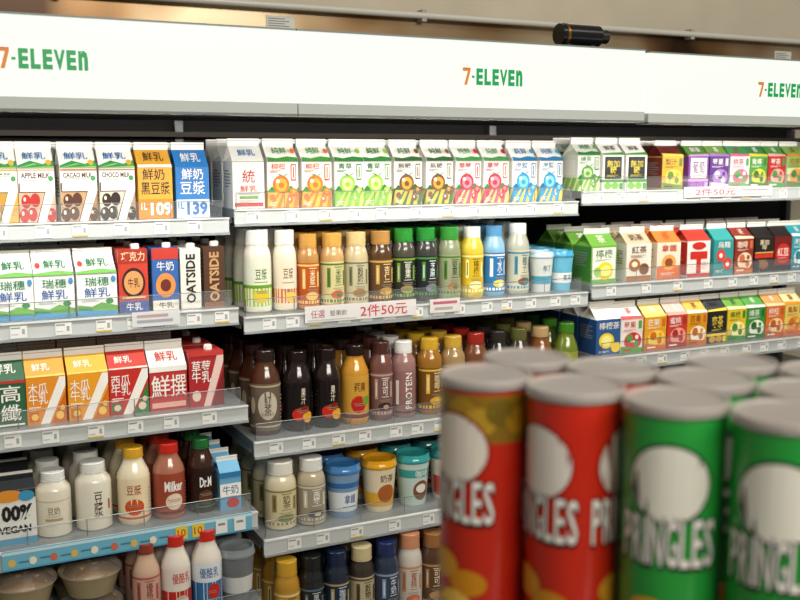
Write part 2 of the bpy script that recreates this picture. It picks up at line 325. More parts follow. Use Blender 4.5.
rcart('r2c', 'red and black cola coloured drink carton', '721c18', [E('c82f24', 0, .5, .85, .3), T(W, '紅豆', 0, .55, 1.3, .24), R('1f1c1c', -1, 0, 1, .15)]+micro(W, -.6, .36, 2, 1.1), roof='2a2020', w=.068, hb=.094)
rcart('r2z', 'turquoise drink carton with white wave print', '2a9ca8', blob('2a9ca8', 'e8f0f0', '2a7f90', '海鹽', W), w=.068, hb=.094)
# R3
rcart('r3b', 'dark blue drink carton with yellow lemons', '28568f', [E('f2d020', -.2, .4, .6, .22), E('f8ec90', -.2, .4, .42, .15), E('f2d020', .55, .2, .38, .15), T(W, '檸檬茶', 0, .82, 1.6, .2)]+micro(W, -.8, .1, 2, .8), roof=W, side='224880', w=.078, hb=.090)
rcart('r3r', 'white drink carton with red strawberry circle', 'efe4dc', blob('efe4dc', 'd02a2a', '5a9a44', '莓果', 'c0201c'), roof=W)
rcart('r3y', 'orange yellow drink carton with mango circle', 'eaa42a', blob('eaa42a', 'f6d050', 'd06a1a', '芒果', W), roof='f2d880')
rcart('r3p', 'coral red drink carton with white lettering', 'd03c30', blob('d03c30', 'f0a090', 'a82c28', '蜜桃', W), roof='f0c8b8')
rcart('r3a', 'amber drink carton with white centre spot', 'e49a18', blob('e49a18', 'f6efd8', 'c86a1c', '百香', '8a3a14'), roof='f2c050')
rcart('r3k', 'black drink carton with yellow lettering', '1f1f24', panel('1f1f24', '麥茶', 'f0cf3a', 'f0cf3a', 'c89a2a'), roof='34343a')
rcart('r3l', 'bright yellow drink carton with green stripe', 'ecc828', blob('ecc828', 'fbf3b0', '3f8a34', '檸檬', '1f6a2c'), roof='7ab04a')
rcart('r3g', 'grass green drink carton with white oval', '3a943a', blob('3a943a', 'f0f2e0', '1f6a28', '綠茶', W), roof='5aaa4a')
rcart('r3o', 'orange drink carton with pale slice print', 'e4742a', blob('e4742a', 'f6d8a0', 'c85a1c', '柳橙', W), roof='f0a860')
rcart('r3w', 'pale yellow drink carton with orange base', 'eed46a', blob('eed46a', 'e8982a', 'd86a2a', '鳳梨', 'a84a14'), roof='f2e4a8')
# L3
def l3(key, desc, base, els, roof=W): K(key, cn, ct, desc, base, els, w=.081, d=.078, hb=.090, g=.034, fin=.014, roof=roof)
l3('hf', 'dark green high fibre milk carton with white lettering', '265c3a', [T(W, '高', .25, .72, 1.0, .36), T(W, '纖', .25, .31, 1.0, .36), R('c0302a', -1, .94, 1, 1), R(W, -.9, .03, .9, .07), T(W, '鮮乳', 0, 1.55, 1.2, .45)], roof='265c3a')
l3('pap', 'orange papaya milk carton with white diagonal slash', 'e28c1e', slash2('e28c1e', 'cf6414', '木瓜\n牛乳'), roof='e8a038')
l3('man', 'golden yellow papaya milk carton with white diagonal slash', 'e89a18', slash2('e89a18', 'd46c12', '木瓜\n牛乳'), roof='eeb03a')
l3('wat', 'red watermelon milk carton with white diagonal slash', 'c42820', slash2('c42820', '2f7a30', '西瓜\n牛乳', W, 'f0d0c0'), roof='c83a30')
l3('xian', 'red and white milk carton with huge white lettering', 'c02e2a', [T(W, '鮮', -.42, .55, 1.0, .5), T(W, '撰', .52, .55, .85, .5), R(W, -1, .88, 1, 1), R('e8b0a0', -.9, .06, .9, .18), T('c0281f', '鮮乳', 0, 1.5, 1.2, .5)])
brick('dred', 'short crimson strawberry milk box with pale slash', 'ac2226', [P('e8c8c0', [(-.2, 0), (.2, 0), (1, .8), (1, 1), (.7, 1)]), P('7a181c', [(.3, 0), (1, 0), (1, .65)]), T(W, '草莓\n牛乳', -.3, .64, 1.1, .40), R('c83a34', -1, .92, 1, 1), E('e8d0c0', -.6, .2, .25, .1)], .072, .114, 'b83430', None, 'milk_box', .074)
# bottles M2
B = bottle; bn = 'drink_bottle'; bt = 'bottle'
def std(tc, txt, bar, acc, z=.3):
    return [R(bar, -1.6, .08, 1.6, .12), E(acc, 0, .18, .6, .055), E(bar, .1, .175, .25, .03), T(tc, txt, .02, .43, .50, .20), R(bar, -1.6, .575, 1.6, .6), R(bar, -.9, .28, -.62, .54), R(tc, -.8, .32, -.72, .5), R(bar, .5, .3, .72, .5), R(tc, -.3, .545, .4, .555), R(tc, -.3, .305, .35, .313)]
B('m2a', bn, bt, 'white soy drink bottle with lime green label', 'e8e0cc', 'ecebe4', 'dfe2cc', [R('a8c42a', -1.6, .08, 1.6, .3), T('4a6a1a', '豆漿', 0, .47, .85, .13), E('e0c43a', 0, .2, .6, .08), R('6a9a2a', -1.6, .3, 1.6, .34), R('7a9a4a', -.5, .37, .5, .38)], .032, .178)
B('m2b', bn, bt, 'white soy drink bottle with orange label', 'e8dcc6', 'ecebe4', 'e8dac2', [R('e07a28', -1.6, .1, 1.6, .28), T('6a4a1a', '豆漿', 0, .47, .85, .13), E('e8c45a', .2, .18, .45, .07), R('9a7a4a', -.5, .35, .5, .36)], .030, .176)
B('m2c', bn, bt, 'tan drink bottle with amber cap and orange label', 'b8864a', 'd0984a', 'b8561e', std('f0e0b8', '米\n漿', 'e8c070', 'e8c070'), .028, .166)
B('m2d', bn, bt, 'tan drink bottle with amber cap and cream label', 'c89c64', 'd4a24e', 'd2c690', std('3a6a2a', '米\n漿', '5a7a2a', 'c8602a'), .028, .166)
B('m2e', bn, bt, 'beige drink bottle with cream cap and grey lettering', 'c8b48a', 'd8be84', 'c6bc9a', std('4a4a3a', '穀\n奶', '7a7a5a', 'a87a3a'), .028, .166)
B('m2f', bn, bt, 'brown drink bottle with tan cap and gold band', '54381f', 'b8884a', '64462a', std('e8d0a0', '杏\n仁', 'd0a850', 'c0984a'), .028, .166)
B('m2g', bn, bt, 'charcoal nut drink bottle with bright green cap', '4a463a', '2f8a34', '2e322a', std('d8d4c0', '堅\n果', '7aa03a', 'a08a5a'), .028, .17)
B('m2h', bn, bt, 'dark sesame drink bottle with green cap', '3c3a38', '2c8a36', '24282c', std('d8dce0', '芝\n麻', '4a8a3a', '7a7a8a'), .028, .17)
B('m2i', bn, bt, 'pale green drink bottle with green cap', '8a9070', '3a8e3a', '989c7a', std('2a4a1a', '堅\n果', '4a7a2a', 'a87a4a'), .028, .17)
B('m2j', bn, bt, 'yellow drink bottle with white cap', 'dcc23e', 'e6e6de', 'dcb828', std('5a4a10', '檸\n檬', 'f4eea0', 'f4eea0'), .029, .168, 'waist')
B('m2k', bn, bt, 'blue sport drink bottle with blue cap', '84b4d4', '5a98c4', '2a78b4', std(W, '水', 'e8f0f4', 'e8d84a'), .029, .168, 'waist')
B('m2l', bn, bt, 'clear coconut water bottle with white cap', 'b8b8a4', 'e6e6e0', 'd0cab0', std('3a6a7a', '椰\n子', '3a8aa8', '7a5a3a'), .030, .172, 'waist')
cup('m2m', 'small white and blue dessert cup with flat lid', 'd4d8d2', 'c0d4da', [R('4a9cb8', -1.6, .2, 1.6, .4), T('2a5a6a', '布丁', 0, .6, .8, .16)], .032, .10)
cup('m2n', 'small bright blue dessert cup with blue lid', '68b4d0', '4aa4c8', [R('f0f0e8', -1.6, .2, 1.6, .45), T('2f7fa0', '果凍', 0, .33, .9, .16)], .032, .10)
# M3
B('m3a', bn, bt, 'brown tea bottle with ornate grey label', '50301f', '2c1e1a', '6a5c4c', [E('c4b8a4', 0, .36, .65, .17), T('4a3a2c', '紅\n茶', 0, .36, .45, .24), R('b8a888', -1.6, .1, 1.6, .12), R('b8a888', -1.6, .58, 1.6, .6), E('b8a888', -1.05, .36, .2, .1)], .033, .182, 'milk')
B('m3b', bn, bt, 'black juice bottle with red and yellow fruit label', '201412', '1e1412', '191214', [E('c82a20', -.35, .22, .45, .08), E('e8a020', .35, .18, .42, .07), T('e8d8c0', '果\n汁', 0, .45, .34, .2), R('3a7a2a', -.3, .28, .4, .31), E('8a1c18', .1, .28, .3, .05)], .031, .174, 'milk')
B('m3c', bn, bt, 'golden apple juice bottle with dark cap', 'c4882a', '241612', 'cc983a', [E('b8241c', -.1, .26, .55, .11), E('6a9a2a', .5, .3, .3, .06), T('4a1a10', '蘋果', 0, .48, .85, .12), R('6a2018', -1.6, .08, 1.6, .13)], .032, .176, 'milk')
B('m3d', bn, bt, 'slim mauve brown drink bottle with brown cap', '70483f', '4a2a26', '74544e', std('e8dcd0', '可\n可', 'b8988a', '4a2a26'), .027, .178, 'square')
B('m3e', bn, bt, 'dusty pink protein bottle with white cap', '98706a', 'e8e6e2', '8f6660', [T('f4efe8', 'PROTEIN', .1, .36, .55, .48, 1, .015), R('5a2c2c', -1.6, .06, 1.6, .09), R('e8dcd0', -.95, .18, -.7, .5)], .030, .174, 'square')
B('m3f', bn, bt, 'amber coffee bottle with yellow cap', '9a681f', 'd0a42c', '744a1c', std('f0e0b0', '咖\n啡', 'e0b848', 'd8a838'), .030, .176, 'square')
B('m3g', bn, bt, 'tan latte bottle with yellow cap', 'a08254', 'cca23a', 'b49a68', std('3a2410', '拿\n鐵', '7a5a2a', '5a3a1a'), .030, .176, 'square')
B('m3h', bn, bt, 'brown milk tea bottle with red cap', '74462a', '98281f', '845434', std('f0e0c8', '奶\n茶', 'c82f24', 'c8a070'), .030, .178, 'square')
B('m3i', bn, bt, 'black coffee bottle with grey lettering', '262320', '2a2724', '2c2a26', std('b8b8b0', '黑\n咖', '7a7a74', '7a7a74'), .029, .178, 'square')
B('m3j', bn, bt, 'dark grey coffee bottle with olive cap', '3a3428', '5a5a2c', '47422f', std('d0c8a0', '咖\n啡', 'a09040', 'a09040'), .029, .18, 'square')
B('m3k', bn, bt, 'round bottle with tan cap and red green label', '7a4a20', 'b89868', '962822', [R('3a7a2c', -1.6, .1, 1.6, .34), E('f0d0b0', 0, .42, .6, .12), T('6a2018', '水果', 0, .42, .8, .12)], .032, .178, 'milk')
B('m3l', bn, bt, 'olive green drink bottle with green cap', '6a7a24', '3f7a20', '94983a', [R('35701a', -1.6, .1, 1.6, .34), T('2a4a10', '青檸', 0, .45, 1.0, .14)], .031, .182, 'milk')
# L4
K('veg', 'soy_carton', ct, 'white vegan drink carton with black lettering and dark top', 'e2e1d8', [R('26221e', -1, .84, 1, 1), E('d88a2a', -.2, .9, .7, .11), E('3a90b8', .6, .88, .35, .1), T('18191b', '100%', .05, .58, 1.6, .30, 0, .05), T('1f1f20', 'VEGAN', .05, .28, 1.4, .14, 0, .04), R('4a94b8', -1, 0, 1, .12)], w=.082, d=.08, hb=.105, g=.02, fin=.004, roof='24262a')
B('l4a', bn, bt, 'short milky white soy bottle with white cap', 'd8d0bc', 'e4e4de', None, [T('7a6a4a', '豆奶', 0, .42, .7, .12), R('a89870', -.5, .26, .5, .3), R('c8bc9c', -1.6, .56, 1.6, .58), R('a89870', -.4, .33, .4, .34)], .033, .125, 'square')
B('l4b', bn, bt, 'white soy milk bottle with dark vertical lettering', 'dcd6c4', 'e4e3dc', None, [T('4a3a28', '豆\n漿', 0, .4, .5, .38), R('b03a2a', .6, .3, .74, .45)], .035, .132, 'square')
B('l4c', bn, bt, 'cream milk bottle with golden cap and orange label', 'e8dcbc', 'd8a42c', 'e8d6b0', [E('d0501c', 0, .24, .6, .11), T('a02814', '豆漿', 0, .47, .9, .13), R('d0501c', -1.6, .08, 1.6, .11)], .032, .152, 'milk')
B('l4d', bn, bt, 'pinkish brown milk bottle with red cap', 'a86c54', 'c82a1f', '9c4630', [T(W, 'Milker', 0, .45, 1.2, .14, 0, .03), E('e8d0b8', 0, .24, .55, .11), R('6a2014', -1.6, .08, 1.6, .11)], .032, .152, 'milk')
B('l4e', bn, bt, 'dark chocolate milk bottle with green cap', '381e14', '1f6a34', '2a1812', [T(W, 'Dr.M', 0, .43, .9, .14, 0, .03), E('5a3420', 0, .22, .55, .1), R('1f6a34', -1.6, .08, 1.6, .1)], .031, .152, 'milk')
K('l4f', 'small_milk_carton', ct, 'small blue and red milk carton with snow print', '66a8cc', [R(W, -1, .35, 1, .7), T('1f68a0', '牛奶', 0, .53, 1.5, .24), E('c0302a', .2, .18, .6, .13), R('2a76a8', -1, .86, 1, 1)], w=.05, d=.05, hb=.08, g=.02, fin=.008)
# M4
B('m4a', bn, bt, 'cream milk tea bottle with off-white cap', 'd4c8a8', 'e0dccf', 'd0c298', std('5a4a2a', '奶\n茶', '8a7a4a', '7a8a4a'), .035, .145, 'soy')
B('m4b', bn, bt, 'beige oat bottle with white cap and grey lettering', 'b8aa8e', 'dedcd4', '968d7a', std('f0ece0', '燕\n麥', 'd0c8b0', '5a5448'), .032, .145, 'soy')
cup('m4c', 'blue coffee cup with blue lid', '7898b8', '3f7ab4', [R('dfe4e8', -1.6, .12, 1.6, .5), T('1f4a7a', '拿鐵', 0, .36, .8, .18), R('5a7a9a', -.5, .2, .5, .22), R('2f68a4', -1.6, .58, 1.6, .68)])
cup('m4d', 'yellow coffee cup with golden lid', 'e0d2b0', 'd89a10', [R('e0a828', -1.6, .1, 1.6, .38), E('a8581c', 0, .36, .6, .18), T('5a2a10', '奶茶', 0, .66, .9, .15)])
cup('m4e', 'teal lidded coffee cup with brown cup picture', 'c0d4cc', '2f9898', [E('7a4a2a', 0, .3, .6, .2), E('e8e0d0', 0, .34, .4, .09), R('3a9c98', -1.6, .56, 1.6, .72), T(W, '咖啡', 0, .64, .9, .14)])
cup('m4f', 'red and white coffee cup with dark teal lid', 'e0d2c4', '2a7a7c', [R('c02e24', -1.6, .1, 1.6, .5), T(W, '紅茶', 0, .3, 1.0, .24)])
# L5 / M5
B('l5a', bn, bt, 'pale pink yogurt bottle with brown red cap', 'ccaa90', '8a3a2a', 'cca290', std('8a3a30', '優\n格', 'b05a4a', 'c06a5a'), .030, .158, 'milk')
B('l5b', bn, bt, 'white yogurt bottle with red cap and red lettering', 'e4dacc', 'c82a20', 'e6dace', [T('c0281f', '優酪乳', 0, .5, 1.3, .13), R('c0281f', -1.6, .1, 1.6, .34), E('f0d0c0', 0, .2, .5, .08)], .032, .165, 'milk')
B('l5c', bn, bt, 'white yogurt bottle with red cap and blue label', 'e4dacc', 'c82a20', 'dee4e8', [T('1f5f98', '優酪乳', 0, .5, 1.3, .13), R('1f70ac', -1.6, .1, 1.6, .38), E('c0281f', .3, .26, .45, .1)], .032, .165, 'milk')
cup('l5d', 'grey lidded dessert cup', '707274', '7f868a', [R('d0d0cc', -1.6, .2, 1.6, .5)], .038, .115)
B('m5a', bn, bt, 'golden drink bottle with gold cap', 'b8882a', 'cc9c2c', 'c09440', std('5a2a10', '蜂\n蜜', 'f0d890', 'e8c86a'), .031, .17, 'soy')
B('m5b', bn, bt, 'black drink bottle with black cap', '1c1e20', '1a1c1e', '222629', std('c8ccd0', '黑\n豆', '5a6a7a', '5a6a7a'), .030, .17, 'soy')
B('m5c', bn, bt, 'navy drink bottle with dark blue cap', '202838', '182640', '1f304c', std('dce0e8', '咖\n啡', 'b8a060', 'b8a060'), .030, .17, 'soy')
B('m5d', bn, bt, 'dark drink bottle with cream cap and label', '3a3228', 'ccbc90', 'bcae8a', std('3a2c20', '穀\n物', '5a4a34', '8a6a44'), .030, .17, 'soy')
B('m5e', bn, bt, 'slate blue drink bottle with indigo cap', '2c364a', '202e5c', '364258', std('e0e4ec', '牛\n奶', '90a0c0', '90a0c0'), .030, .17, 'soy')
B('m5f', bn, bt, 'white drink bottle with peach cap', 'd0c8ba', 'cc8a66', 'ccc4b6', std('a8503a', '蜜\n桃', 'd08a66', 'd06a4a'), .030, .178, 'soy')
B('m5g', bn, bt, 'brown drink bottle with bronze cap', '543824', '98683a', '64462e', std('f0dcc0', '可\n可', 'b89060', 'b89060'), .030, .17, 'soy')
# food bowl
mb = MB(); mb.lathe([(0, 0), (.044, 0), (.056, .040), (.060, .042), (.060, .045), (.054, .042), (.0, .030)], mat('9a8a6a', 'plastic'))
m1 = mb.mesh('bowl_base')
mb = MB()
mb.lathe([(.050, .034), (.052, .040), (.040, .050), (.020, .054), (0, .055)], mat('7a5a34', 'plastic'), 24)
for k in range(70):
    a = random.random()*6.28; q = math.sqrt(random.random())*.044; l = random.uniform(.008, .02); t = random.random()*3.14
    x, y, z = q*math.cos(a), q*math.sin(a), .050-.012*(q/.044)+random.random()*.005
    mb.tube((x-l*math.cos(t)*.5, y-l*math.sin(t)*.5, z), (x+l*math.cos(t)*.5, y+l*math.sin(t)*.5, z+random.uniform(-.002, .003)), random.uniform(.0025, .005), mat(random.choice(['9a743c', 'b8904c', '6a4a26', '7f8a3a', 'c09a58', '5a3a1e']), 'plastic'), 7)
m2 = mb.mesh('food')
mb = MB(); mb.lathe([(.060, .045), (.058, .050), (.050, .066), (.044, .068), (0, .068)], mat('e8eeee', 'clear'))
D['bowl'] = dict(name='food_bowl', cat='food bowl', desc='clear lidded bowl of brown food', parts=[('bowl_base', m1, None), ('food', m2, 'brown and yellow food pieces'), ('clear_lid', mb.mesh('clear_lid'), 'clear domed lid')], w=.122, d=.122, h=.068)

def place(key, X, Yf, z, label, group, sx=1, rz=0):
    d = D[key]
    o = empty(d['name'], (X, Yf+d['d']/2, z), label, d['cat'], group, rz)
    o.scale = (sx, min(1, sx*1.02), 1)
    for n, me, lb in d['parts']:
        p = bpy.data.objects.new(n, me); C.objects.link(p); p.parent = o
        if lb: p['label'] = lb
    return o
# ---------------- shelves
YS = [2.05, 2.00, 1.95, 1.90, 1.84]; YB = 2.46
XM0 = Xat(232, 2.05, at(232, 225, 2.05).z); XM1 = Xat(578, 2.05, at(578, 203, 2.05).z); BW = XM1-XM0
BAY = {'L': (XM0-BW, XM0-.008), 'M': (XM0+.004, XM1-.004), 'R': (XM1+.008, XM1+BW+.28)}
REF = {'L': [(115, 227), (115, 322), (115, 426), (115, 540), (115, 645)],
       'M': [(400, 211), (400, 311), (350, 435), (350, 530), (350, 640)],
       'R': [(690, 194), (690, 283), (700, 352), (700, 425), (700, 520)]}
ORD = ['top', 'second', 'third', 'fourth', 'bottom']; BN = {'L': 'left', 'M': 'middle', 'R': 'right'}
HOLD = {'L': ['white and yellow milk cartons', 'white milk cartons and brick packs', 'orange and red milk cartons', 'small bottles above a blue strip', 'food bowls and red-capped bottles'],
        'M': ['gable cartons with field prints', 'green and tan capped bottles', 'dark juice and coffee bottles', 'lidded coffee cups', 'navy and gold bottles'],
        'R': ['green and purple cartons', 'teal and brown cartons', 'yellow and blue cartons', 'nothing behind the tall cans', 'nothing low behind the cans']}
SZ = {}
rail = mat('c4c8c6', 'plastic'); plate = mat('7c8080', 'plastic'); wire = mat('8c9090', 'metal'); brk = mat('b4b4b0', 'plastic')
for b in 'LMR':
    x0, x1 = BAY[b]
    for i in range(5):
        y = YS[i]; z = at(*REF[b][i], y).z+.013; SZ[b, i] = z
        t = empty('cooler_shelf', ((x0+x1)/2, y, z), '%s grey shelf of the %s bay carrying %s' % (ORD[i], BN[b], HOLD[b][i]), 'shelf', 'cooler shelves')
        h = (x1-x0)/2
        m = MB(); m.box(-h, h, 0, YB-y, -.018, 0, plate); m.build('shelf_plate', t)
        m = MB(); m.box(-h, h, -.006, -.001, -.032, -.001, rail)
        m.box(-h, h, -.010, -.001, -.003, 0, mat('dcdedc', 'plastic')); m.box(-h, h, -.010, -.001, -.036, -.031, mat('9a9e9e', 'plastic')); m.build('price_rail', t)
        for sgn in (-1, 1):
            xx = sgn*(h-.004)
            m = MB(); q = [(.03, -.018), (YB-y, -.018), (YB-y, -.022), (.10, -.034), (.03, -.03)]
            v = [(xx-.0015, a, c) for a, c in q]+[(xx+.0015, a, c) for a, c in q]; n = 5
            m.add(v, [tuple(range(n)), tuple(range(n, 2*n))]+[(k, (k+1) % n, n+(k+1) % n, n+k) for k in range(n)], brk); m.build('bracket', t)
        if b == 'R' and i > 2: continue
        g = empty('front_guard', ((x0+x1)/2, y, z), 'clear plastic guard along the %s shelf of the %s bay' % (ORD[i], BN[b]), 'shelf guard', 'clear shelf guards')
        m = MB(); m.box(-h+.01, h-.01, .0085, .0095, .0002, .032, mat('dfe6e8', 'acrylic')); m.build('clear_strip', g)
        m = MB(); m.tube((-h+.01, .012, .034), (h-.01, .012, .034), .0009, wire, 8)
        for k in range(9):
            xx = -h+.01+(2*h-.02)*k/8; m.tube((xx, .012, .0002), (xx, .012, .034), .0009, wire, 6)
        m.build('wire_frame', g)
ORDN = ['first', 'second', 'third', 'fourth', 'fifth']
def row(b, i, items, back=1, tags=True):
    y = YS[i]+.024; z = SZ[b, i]+.0002
    pos = []
    for key, cx in items:
        d = D[key]; pos.append((key, Xat(cx, y+(d['d']/2 if d['parts'][0][0] != 'carton_body' else 0), z+d['h']*.4)))
    cnt = {}
    for key, _ in pos: cnt[key] = cnt.get(key, 0)+1
    seen = {}
    for n, (key, X) in enumerate(pos):
        d = D[key]; w = d['w']+.002; sx = 1
        for m in (n-1, n+1):
            if 0 <= m < len(pos):
                dist = abs(pos[m][1]-X); need = (w+D[pos[m][0]]['w']+.002)/2
                sx = min(sx, dist/need)
        x0, x1 = BAY[b]
        X = max(x0+w*sx/2+.004, min(x1-w*sx/2-.004, X))
        k = seen.get(key, 0); seen[key] = k+1
        if cnt[key] == 1: suf = ''; bs = 'standing behind the front one'; sf = ''
        elif cnt[key] == 2: s = ['left', 'right'][k]; suf = ', %s one of two' % s; bs = 'standing behind the %s one' % s; sf = ', %s of two' % s
        else: s = ORDN[k]; suf = ', %s from the left' % s; bs = 'standing behind the %s one' % s; sf = ', %s from left' % s
        g = '%s shelf goods in the %s bay' % (ORD[i], BN[b])
        isb = d['parts'][0][0] != 'carton_body'
        place(key, X, y+(random.random()*.005), z, d['desc']+suf, g, sx, random.uniform(-.02, .02) if not isb else random.uniform(-.2, .2))
        for q in range(1, back+1):
            yy = y+q*(d['d']+.014)
            if yy+d['d'] < YB-.005 and key != 'bowl':
                place(key, X, yy, z, d['desc']+', '+(bs if q == 1 else bs.replace('standing behind', 'two places behind' if q == 2 else 'three places behind')), g, sx, random.uniform(-.015, .015))
        if tags:
            w2 = .015
            m = MB(); m.box(-w2, w2, -.0016, 0, -.012, .012, mat('e8e9e4'))
            m.box(-w2+.002, w2-.012, -.0019, -.0016, .006, .009, mat('9a9c9c')); m.box(w2-.009, w2-.004, -.0019, -.0016, -.005, .005, mat('9fa1a1'))
            m.box(-w2+.002, w2-.016, -.0019, -.0016, -.006, -.004, mat('b8baba'))
            if n % 4 == 2: m.box(-w2, w2, -.0019, -.0016, -.012, -.009, mat('d8b83a'))
            tag(m.build('price_tag', None, (X+random.uniform(-.008, .008), YS[i]-.0065, z-.0175)), 'price tag below '+d['desc']+sf, 'price tag', 'shelf price tags')
row('L', 0, [('grain', -1), ('apple', 37), ('choco', 79), ('ball', 118), ('soyy', 156), ('soyb', 193)], 2)
row('M', 0, [('plain', 249), ('orange', 284), ('orange', 317), ('green', 349), ('green', 378), ('brown', 409), ('brown', 440), ('pink', 469), ('pink', 497), ('blue', 525), ('blue', 552)], 2)
row('R', 0, [('gw', 590), ('bp', 614), ('bp', 637), ('r1y', 673), ('r1p', 699), ('r1v', 720), ('r1w', 740), ('r1g', 759), ('r1r', 777), ('r1o', 796)])
row('L', 1, [('fresh', 13), ('fresh', 55), ('fresh', 97), ('brr', 134), ('brb', 166), ('oatw', 191), ('oatb', 215)], 2)
row('M', 1, [('m2a', 258), ('m2b', 285), ('m2c', 308), ('m2d', 332), ('m2e', 356), ('m2f', 381), ('m2g', 404), ('m2h', 426), ('m2i', 449), ('m2j', 472), ('m2k', 494), ('m2l', 518), ('m2m', 541), ('m2n', 564)], 3)
row('R', 1, [('r2l', 604), ('r2b', 640), ('r2o', 670), ('r2r', 700), ('r2t', 724), ('r2m', 745), ('r2k', 765), ('r2c', 784), ('r2z', 801)], 2)
row('R', 2, [('r3b', 606), ('r3r', 632), ('r3y', 656), ('r3p', 678), ('r3a', 698), ('r3k', 718), ('r3l', 738), ('r3g', 757), ('r3o', 776), ('r3w', 794)], 2)
row('L', 2, [('hf', 6), ('pap', 47), ('man', 89), ('wat', 130), ('xian', 169), ('dred', 207)], 2)
row('M', 2, [('m3a', 266), ('m3b', 298), ('m3b', 327), ('m3c', 355), ('m3d', 382), ('m3e', 404), ('m3f', 430), ('m3g', 453), ('m3h', 476), ('m3i', 498), ('m3j', 518), ('m3k', 540), ('m3l', 566)], 3)
row('L', 3, [('veg', 14), ('l4a', 54), ('l4b', 94), ('l4c', 134), ('l4d', 169), ('l4e', 202), ('l4f', 231)], 3, False)
row('M', 3, [('m4a', 281), ('m4b', 311), ('m4c', 343), ('m4d', 379), ('m4e', 413), ('m4f', 446)], 3)
row('L', 4, [('l5a', 147), ('l5b', 176), ('l5c', 207), ('l5d', 241)], 3)
row('M', 4, [('m5a', 287), ('m5b', 312), ('m5c', 337), ('m5d', 362), ('m5e', 386), ('m5f', 410), ('m5g', 433)], 3)
for q, px in enumerate((24, 90)):
    X = Xat(px, YS[4]+.09, SZ['L', 4]+.1)
    for r_ in range(3):
        for st_ in range(2):
            place('bowl', X, YS[4]+.026+r_*.13, SZ['L', 4]+st_*.0685+.0002, 'clear lidded bowl of brown food, %s of %s %s stack' % (['bottom', 'top'][st_], ['front', 'middle', 'rear'][r_], ['left', 'right'][q]), 'stacked food bowls', 1, random.uniform(0, 3))
# ---------------- promo strips on rails
def strip(b, i, xa, xb_, h, base, els, label, dz=0):
    y = YS[i]-.0125; z = SZ[b, i]-.018+dz
    a = Xat(xa, y, z); e = Xat(xb_, y, z); hw = (e-a)/2
    m = MB(); m.box(-hw, hw, 0, .0012, -h/2, h/2, mat(base))
    prints(m, els, hw, lambda v: (v-.5)*h, [], [], lambda x, zz, o: (x, -o, zz))
    tag(m.build('promotion_strip', None, ((a+e)/2, y, z)), label, 'shelf strip', 'promotion strips')
strip('M', 1, 305, 416, .036, 'dcd8d4', [T('a8606e', '任選', -.78, .5, .24, .5), T('7a7a7a', '堅果飲', -.42, .5, .3, .35), R('b8b0b0', -.95, .1, -.1, .16), T('c0303f', '2件50元', .40, .5, .86, .74)], 'white promotion strip with pink prices under tan bottles', .014)
strip('M', 1, 430, 460, .032, 'ddd6d0', [R('b8606e', -.8, .62, .8, .82), R('a8a4a0', -.7, .2, .5, .4)], 'small white and pink promotion card under pale green bottle', .012)
strip('R', 0, 684, 772, .028, 'dcd6d4', [T('b83a56', '2件50元', -.3, .5, .9, .68), R('a8a0a0', .3, .55, .9, .7), R('b8b0b0', .3, .25, .75, .35)], 'white promotion strip under the violet drink cartons', .010)
strip('L', 1, 132, 180, .030, 'd4d6d6', [R('b89a9a', -.8, .6, .5, .8), R('9aa0a4', -.8, .25, .7, .45)], 'white promotion card under the brick drink packs', .008)
els = [R('c4dfe8', -1, .80, 1, .95), R('4a98b8', -1, 0, 1, .08)]+[E(['d8b45a', 'e8e0c8', 'c86a4a'][k % 3], -.93+.155*k, .38, .028, .2) for k in range(8)]+[R('3a7a94', -.88+.155*k, .34+.06*(k % 2), -.80+.155*k, .42+.06*(k % 2)) for k in range(8)]
els += [R('e0c83a', .34, .15, .44, .85), T('c03a2a', '10', .39, .5, .07, .4), R('e0c83a', .48, .15, .58, .85), T('c03a2a', '10', .53, .5, .07, .4), R('e8e8e4', .68, .12, .78, .88), R('e8e8e4', .84, .12, .94, .88), R('8a8c8c', .70, .55, .76, .68), R('8a8c8c', .86, .55, .92, .68)]
strip('L', 3, 2, 252, .038, '6cb0c8', els, 'long light blue promotion strip with yellow price squares', .002)
# ---------------- cooler cabinet
zt = at(320, 104, 1.72).z; ztop = at(320, 32, 1.72).z; zbb = at(320, 115, 1.72).z
XL = BAY['L'][0]-.02; XR = BAY['R'][1]+.03
ck = empty('display_cooler', ((XL+XR)/2, 2.4, 0), 'long open refrigerated display cooler holding all the shelves', 'cooler')
O = Vector(((XL+XR)/2, 2.4, 0))
def cpart(name, x0, x1, y0, y1, z0, z1, m, lab=None):
    q = MB(); q.box(x0-O.x, x1-O.x, y0-O.y, y1-O.y, z0, z1, m); o = q.build(name, ck)
    if lab: o['label'] = lab
cpart('back_panel', XL, XR, YB+.02, YB+.05, .12, ztop-.02, mat('24211e', 'matte'), 'inner back panel, coloured dark for interior shade')  # dark colour stands in for the shade behind the goods
cpart('base', XL, XR, 1.80, YB+.05, 0, min(SZ[b, 4] for b in 'LMR')-.07, mat('c0c4c4', 'plastic'))
cpart('canopy', XL, XR, 1.76, YB+.05, zbb+.012, ztop-.02, mat('2e2c29', 'matte'), 'dark canopy behind the lit header')
for x in (XL+.01, XM0-.002, XM1+.002, XR-.02):
    cpart('upright', x-.010, x+.010, YB+.001, YB+.019, .12, zbb+.01, mat('5a5a58', 'plastic'))
cpart('light_strip', XL+.05, XR-.05, 1.80, 1.83, zbb+.002, zbb+.011, mat('fbf8ee', 'glow'), 'white strip lamp under the canopy')
cpart('inner_rail', XL+.02, XR-.02, 2.36, 2.38, zbb-.030, zbb-.018, mat('5a5248', 'matte'), 'dark rail at the top of the cooler interior')
cpart('top_panel', XL, XR, 2.10, 2.12, ztop-.02, at(700, 38, 2.1).z, mat('a08a68', 'painted_reflection'), 'brushed steel top panel with brown reflections painted in')
pz = at(700, 35, 2.08).z
